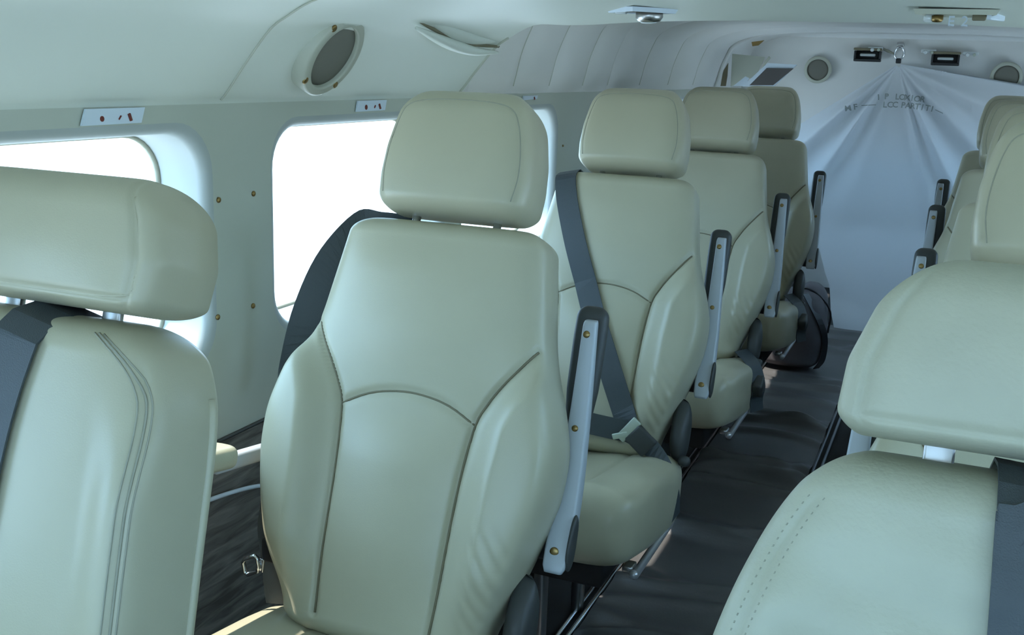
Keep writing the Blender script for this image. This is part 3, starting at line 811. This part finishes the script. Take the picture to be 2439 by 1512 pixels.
# lamps on the bulkhead header
for px, py, lab in ((2067, 131, 'dark boxed lamp on the bulkhead header beside the fold-down screen'), (2252, 140, 'dark boxed lamp on the bulkhead header above the curtain edge')):
    p = on(px, py, 1, 4.985); r_ = empty('box_lamp', p)
    rbox('housing', (.118, .05, .010), (0, 0, .024), 'seam', r_, .003); rbox('housing', (.112, .05, .012), (0, 0, -.022), 'black', r_, .003)
    rbox('lamp_back', (.10, .008, .036), (0, .02, 0), 'black', r_, .002)
    rbox('side', (.008, .05, .034), (-.052, 0, 0), 'black', r_, .002); rbox('side', (.008, .05, .034), (.052, 0, 0), 'black', r_, .002)
    rbox('lamp_tube', (.066, .016, .012), (0, -.004, .0), 'lens', r_, .005)
    tag(r_, lab, 'lamp', 'lamps on the bulkhead header')
for px, py, lab in ((2212, 124, 'small clear air nozzle on the bulkhead header next to the curtain hook'), (2312, 130, 'small clear air nozzle at the outer end of the bulkhead header'), (2085, 118, 'small clear air nozzle above the boxed lamp by the fold-down screen')):
    p = on(px, py, 1, 4.97); r_ = empty('air_nozzle', p)
    rbox('body', (.062, .03, .014), (0, .01, .004), 'lens', r_, .004)
    disc('nozzle', (-.012, -.005, .0), (0, -1, -.3), .008, .012, 'lens', r_, 14); disc('nozzle', (.014, -.005, .0), (0, -1, -.3), .006, .010, 'latch', r_, 14)
    tag(r_, lab, 'air nozzle', 'air nozzles on the bulkhead header')

# ceiling lights on the front headliner
def dome(label, x, y, z, kind):
    r_ = empty('ceiling_light', (x, y, z))
    V = [(-.066, .01, 0), (0, -.052, 0), (.064, .012, 0), (.0, .045, 0)] if kind == 0 else [(-.062, -.04, 0), (.062, -.04, 0), (.048, .045, 0), (-.046, .045, 0)]
    n_ = len(V); V2 = [(a*.93, b*.93, -.008) for a, b, c in V]; V3 = [(a*.90, b*.90, -.004) for a, b, c in V]
    Fc = []
    for i in range(n_):
        j = (i+1) % n_; Fc += [(i, j, n_+j, n_+i), (n_+i, n_+j, 2*n_+j, 2*n_+i)]
    Fc.append(tuple(2*n_+i for i in range(n_)))
    ob('bezel', mesh('bezel', V+V2+V3, Fc, False), 'plac' if kind == 0 else 'ring', r_)
    if kind == 0:
        ob('inset', mesh('inset', [(a*.89, b*.89, -.0062) for a, b, c in V], [(0, 1, 2, 3)], False), 'mesh_grey', r_)
        e = disc('eyeball', (.012, .012, -.001), (0, .15, -1), .024, .020, 'steel', r_, 24, .002)
        disc('lamp_lens', (.012, .013, -.021), (0, .15, -1), .015, .003, 'lens', e, 18)
        rbox('switch', (.009, .006, .016), (-.012, .03, -.008), 'plac', r_, .002)
        rbox('switch', (.02, .012, .008), (-.038, .008, -.006), 'lens', r_, .002)
    else:
        rbox('nozzle', (.016, .012, .014), (-.040, .03, -.010), 'lens', r_, .004)
        disc('nozzle', (-.027, .026, -.006), (0, .2, -1), .009, .010, 'brass', r_, 14)
        for s_, xx in (('E', -.006), ('2', .014)):
            cd = bpy.data.curves.new('mark', 'FONT'); cd.body = s_; cd.size = .022; cd.extrude = .002; cd.align_x = 'CENTER'; cd.resolution_u = 3
            to = bpy.data.objects.new('mark', cd); col.objects.link(to)
            me = bpy.data.meshes.new_from_object(to.evaluated_get(bpy.context.evaluated_depsgraph_get())); bpy.data.objects.remove(to)
            me.transform(Matrix.Translation((xx, .02, -.022)) @ Matrix.Rotation(math.radians(78), 4, 'X'))
            ob('mark', me, 'plac', r_)
        rbox('switch', (.020, .010, .010), (.034, .034, -.008), 'seam', r_, .002)
        rbox('clip', (.008, .05, .014), (.058, .02, -.006), 'plac', r_, .002, rot=Matrix.Rotation(math.radians(-25), 3, 'Z'))
    tag(r_, label, 'light')
dome('ceiling light with steel eyeball lamp in a pointed bezel on the front headliner', -.540, 1.86, 1.226, 0)
dome('ceiling light panel with pale raised marks on the front headliner', -.030, 1.85, 1.228, 1)
pz = on(1713, 55, 2, 1.303); r_ = empty('reading_lamp', pz)
tube('ring', [Vector((.035*math.sin(a), .03*math.cos(a), -.004)) for a in np.linspace(0, 2*math.pi, 25)[:-1]], .004, 'lens', r_, 6, True)
disc('eyeball', (.0, .0, .0), (0, -.2, -1), .018, .016, 'latch', r_, 16, .003)
tag(r_, 'small clear reading lamp on the pale pleated aft headliner', 'lamp')

# placards over the windows
for i, (q, lab) in enumerate(((((200, 258), (341, 252), (333, 292), (190, 300)), 'pale blue placard with three red marks above the front window'),
                              (((850, 238), (918, 235), (914, 262), (846, 266)), 'pale blue placard with red marks above the widest white window'),
                              (((1246, 221), (1279, 217), (1277, 235), (1243, 239)), 'small pale blue placard above the window behind the tall headrests'))):
    P = [on(a, b, 0, XW+.002) for a, b in q]
    P = [Vector((p.x, p.y, min(p.z, 1.052))) for p in P]
    c = sum(P, Vector())/4; r_ = empty('placard', c)
    V = [p-c for p in P]+[p-c+Vector((.003, 0, 0)) for p in P]
    ob('plate', mesh('plate', V, [(0, 1, 2, 3), (4, 5, 6, 7), (0, 1, 5, 4), (1, 2, 6, 5), (2, 3, 7, 6), (3, 0, 4, 7)], False), 'plac', r_)
    yy = V[1]-V[0]; zz_ = V[3]-V[0]; L = yy.length
    def bar(a, b, w):
        pa = V[0]+yy*a[0]+zz_*a[1]+Vector((.0035, 0, 0)); pb = V[0]+yy*b[0]+zz_*b[1]+Vector((.0035, 0, 0))
        tube('mark', [pa, pb], w, 'ink', r_, 6)
    if i < 2:
        disc('mark', V[0]+yy*.30+zz_*.62+Vector((.003, 0, 0)), (1, 0, 0), .0035 if i == 0 else .0045, .0008, 'ink', r_, 14)
        bar((.585, .70), (.605, .48), .0011 if i == 0 else .0014)
    bar((.73, .36), (.80, .80), .0023)
    tag(r_, lab, 'placard')

# fold-down screen and recess by the aft door
yS = 4.32
def quad3(name, pts, m, parent, th=.012, axis=(0, 1, 0)):
    P = [Vector(p) for p in pts]; d = Vector(axis)*th; k = len(P)
    Fc = [tuple(range(k)), tuple(range(2*k-1, k-1, -1))]+[(i, (i+1) % k, k+(i+1) % k, k+i) for i in range(k)]
    return ob(name, mesh(name, P+[p+d for p in P], Fc, False), m, parent)
fs = empty('fold_down_screen', on(1840, 185, 1, yS)); o_ = -fs.location
quad3('screen_frame', [on(a, b, 1, yS)+o_ for a, b in ((1768, 206), (1828, 150), (1898, 154), (1843, 206))], 'plac', fs, .014)
quad3('screen', [on(a, b, 1, yS-.006)+o_ for a, b in ((1785, 203), (1826, 162), (1890, 163), (1841, 203))], 'screen', fs, .008)
tube('stay', [on(a, b, 1, yS+.01)+o_ for a, b in ((1815, 165), (1822, 150), (1834, 136))], .005, 'ring', fs, 6)
tag(fs, 'dark grey fold-down screen in a pale frame below the aft arch', 'screen')
rc = empty('door_recess', on(1775, 170, 1, 4.55)); o_ = -rc.location
quad3('recess_panel', [on(a, b, 1, 4.62)+o_ for a, b in ((1744, 128), (1822, 136), (1800, 180), (1740, 206))], 'ring', rc, .01)
quad3('door_gap_shade', [on(a, b, 1, 4.60)+o_ for a, b in ((1716, 205), (1722, 170), (1734, 150), (1732, 180), (1728, 205))], 'seam', rc, .01)  # brown strip paints the shade of the open slit at the door edge
quad3('corner_flap', [on(a, b, 1, 4.50)+o_ for a, b in ((1746, 205), (1775, 182), (1784, 186), (1776, 205))], 'plac', rc, .01)
tag(rc, 'cream door-top recess with a shaded slit painted brown beside the fold-down screen', 'recess')
lt = empty('latch', on(1800, 104, 1, 4.5)); o_ = -lt.location
quad3('latch_plate', [on(a, b, 1, 4.5)+o_ for a, b in ((1790, 100), (1820, 96), (1806, 108), (1792, 110))], 'brass', lt, .01)
tag(lt, 'small brass latch at the top of the aft arch', 'latch')

# ------------------------------------------------------------------ bag in the aisle
bg = empty('shoulder_bag', (-.525, 4.10, .006))
def bag_disp(x, s):
    return .008*np.sin(s*26+x*12)*ss(s, .02, .1)-.02*(1-np.clip(np.abs(x)/.13, 0, 1)**2)
bp_ = Pad(.31, table([(0, .105), (.05, .125), (.14, .125), (.22, .105), (.31, .085)]), .18, p=3.0, r0=.03, r1=.07, disp=bag_disp, O=(0, 0, .007), A=(.10, .0, .995), N=(0, 1, 0), rx=.9)
ob('bag_body', bp_.build('bag_body', 50, 50, 24), 'bag', bg)
pp = Pad(.22, table([(0, .035), (.08, .052), (.16, .056), (.22, .045)]), .14, p=2.8, r0=.05, r1=.05, O=(.085, .06, .115), A=(-.12, .0, .99), N=(0, 1, 0), rx=.8)
fp = ob('side_pouch', pp.build('side_pouch', 30, 36, 16), 'bag', bg)
tube('piping', catmull([(.02, .055, .318), (.06, .05, .318), (.105, .06, .29), (.142, .08, .23), (.14, .08, .15)], 24), .004, 'black', fp, 6)
ribbon('strap', *[[Vector(tuple(p))+Vector(d) for p in catmull([(.05, .0, .31), (.115, .01, .20), (.135, .03, .13), (.132, .04, .05), (.112, .04, .012)], 20)] for d in ((-.009, -.012, 0), (.009, .012, 0))], [Vector((.8, -.6, 0))]*20, 'black', bg, .004)
ribbon('strap', *[[Vector(tuple(p))+Vector(d) for p in catmull([(-.02, -.02, .31), (-.04, -.05, .25), (-.05, -.06, .18)], 12)] for d in ((-.006, 0, 0), (.006, 0, 0))], [Vector((0, -1, 0))]*12, 'seam', bg, .003)
rbox('zip_pull', (.008, .006, .022), (.0, -.035, .275), 'chrome', bg, .002)
tag(bg, 'charcoal cloth shoulder bag standing on the aisle floor before the curtain', 'bag')

# ------------------------------------------------------------------ outside
gd = ob('ground', mesh('ground', [(-60, -60, -1.1), (60, -60, -1.1), (60, 60, -1.1), (-60, 60, -1.1)], [(0, 1, 2, 3)], False), 'ground'); tag(gd, kind='structure')
bpy.context.view_layer.update()
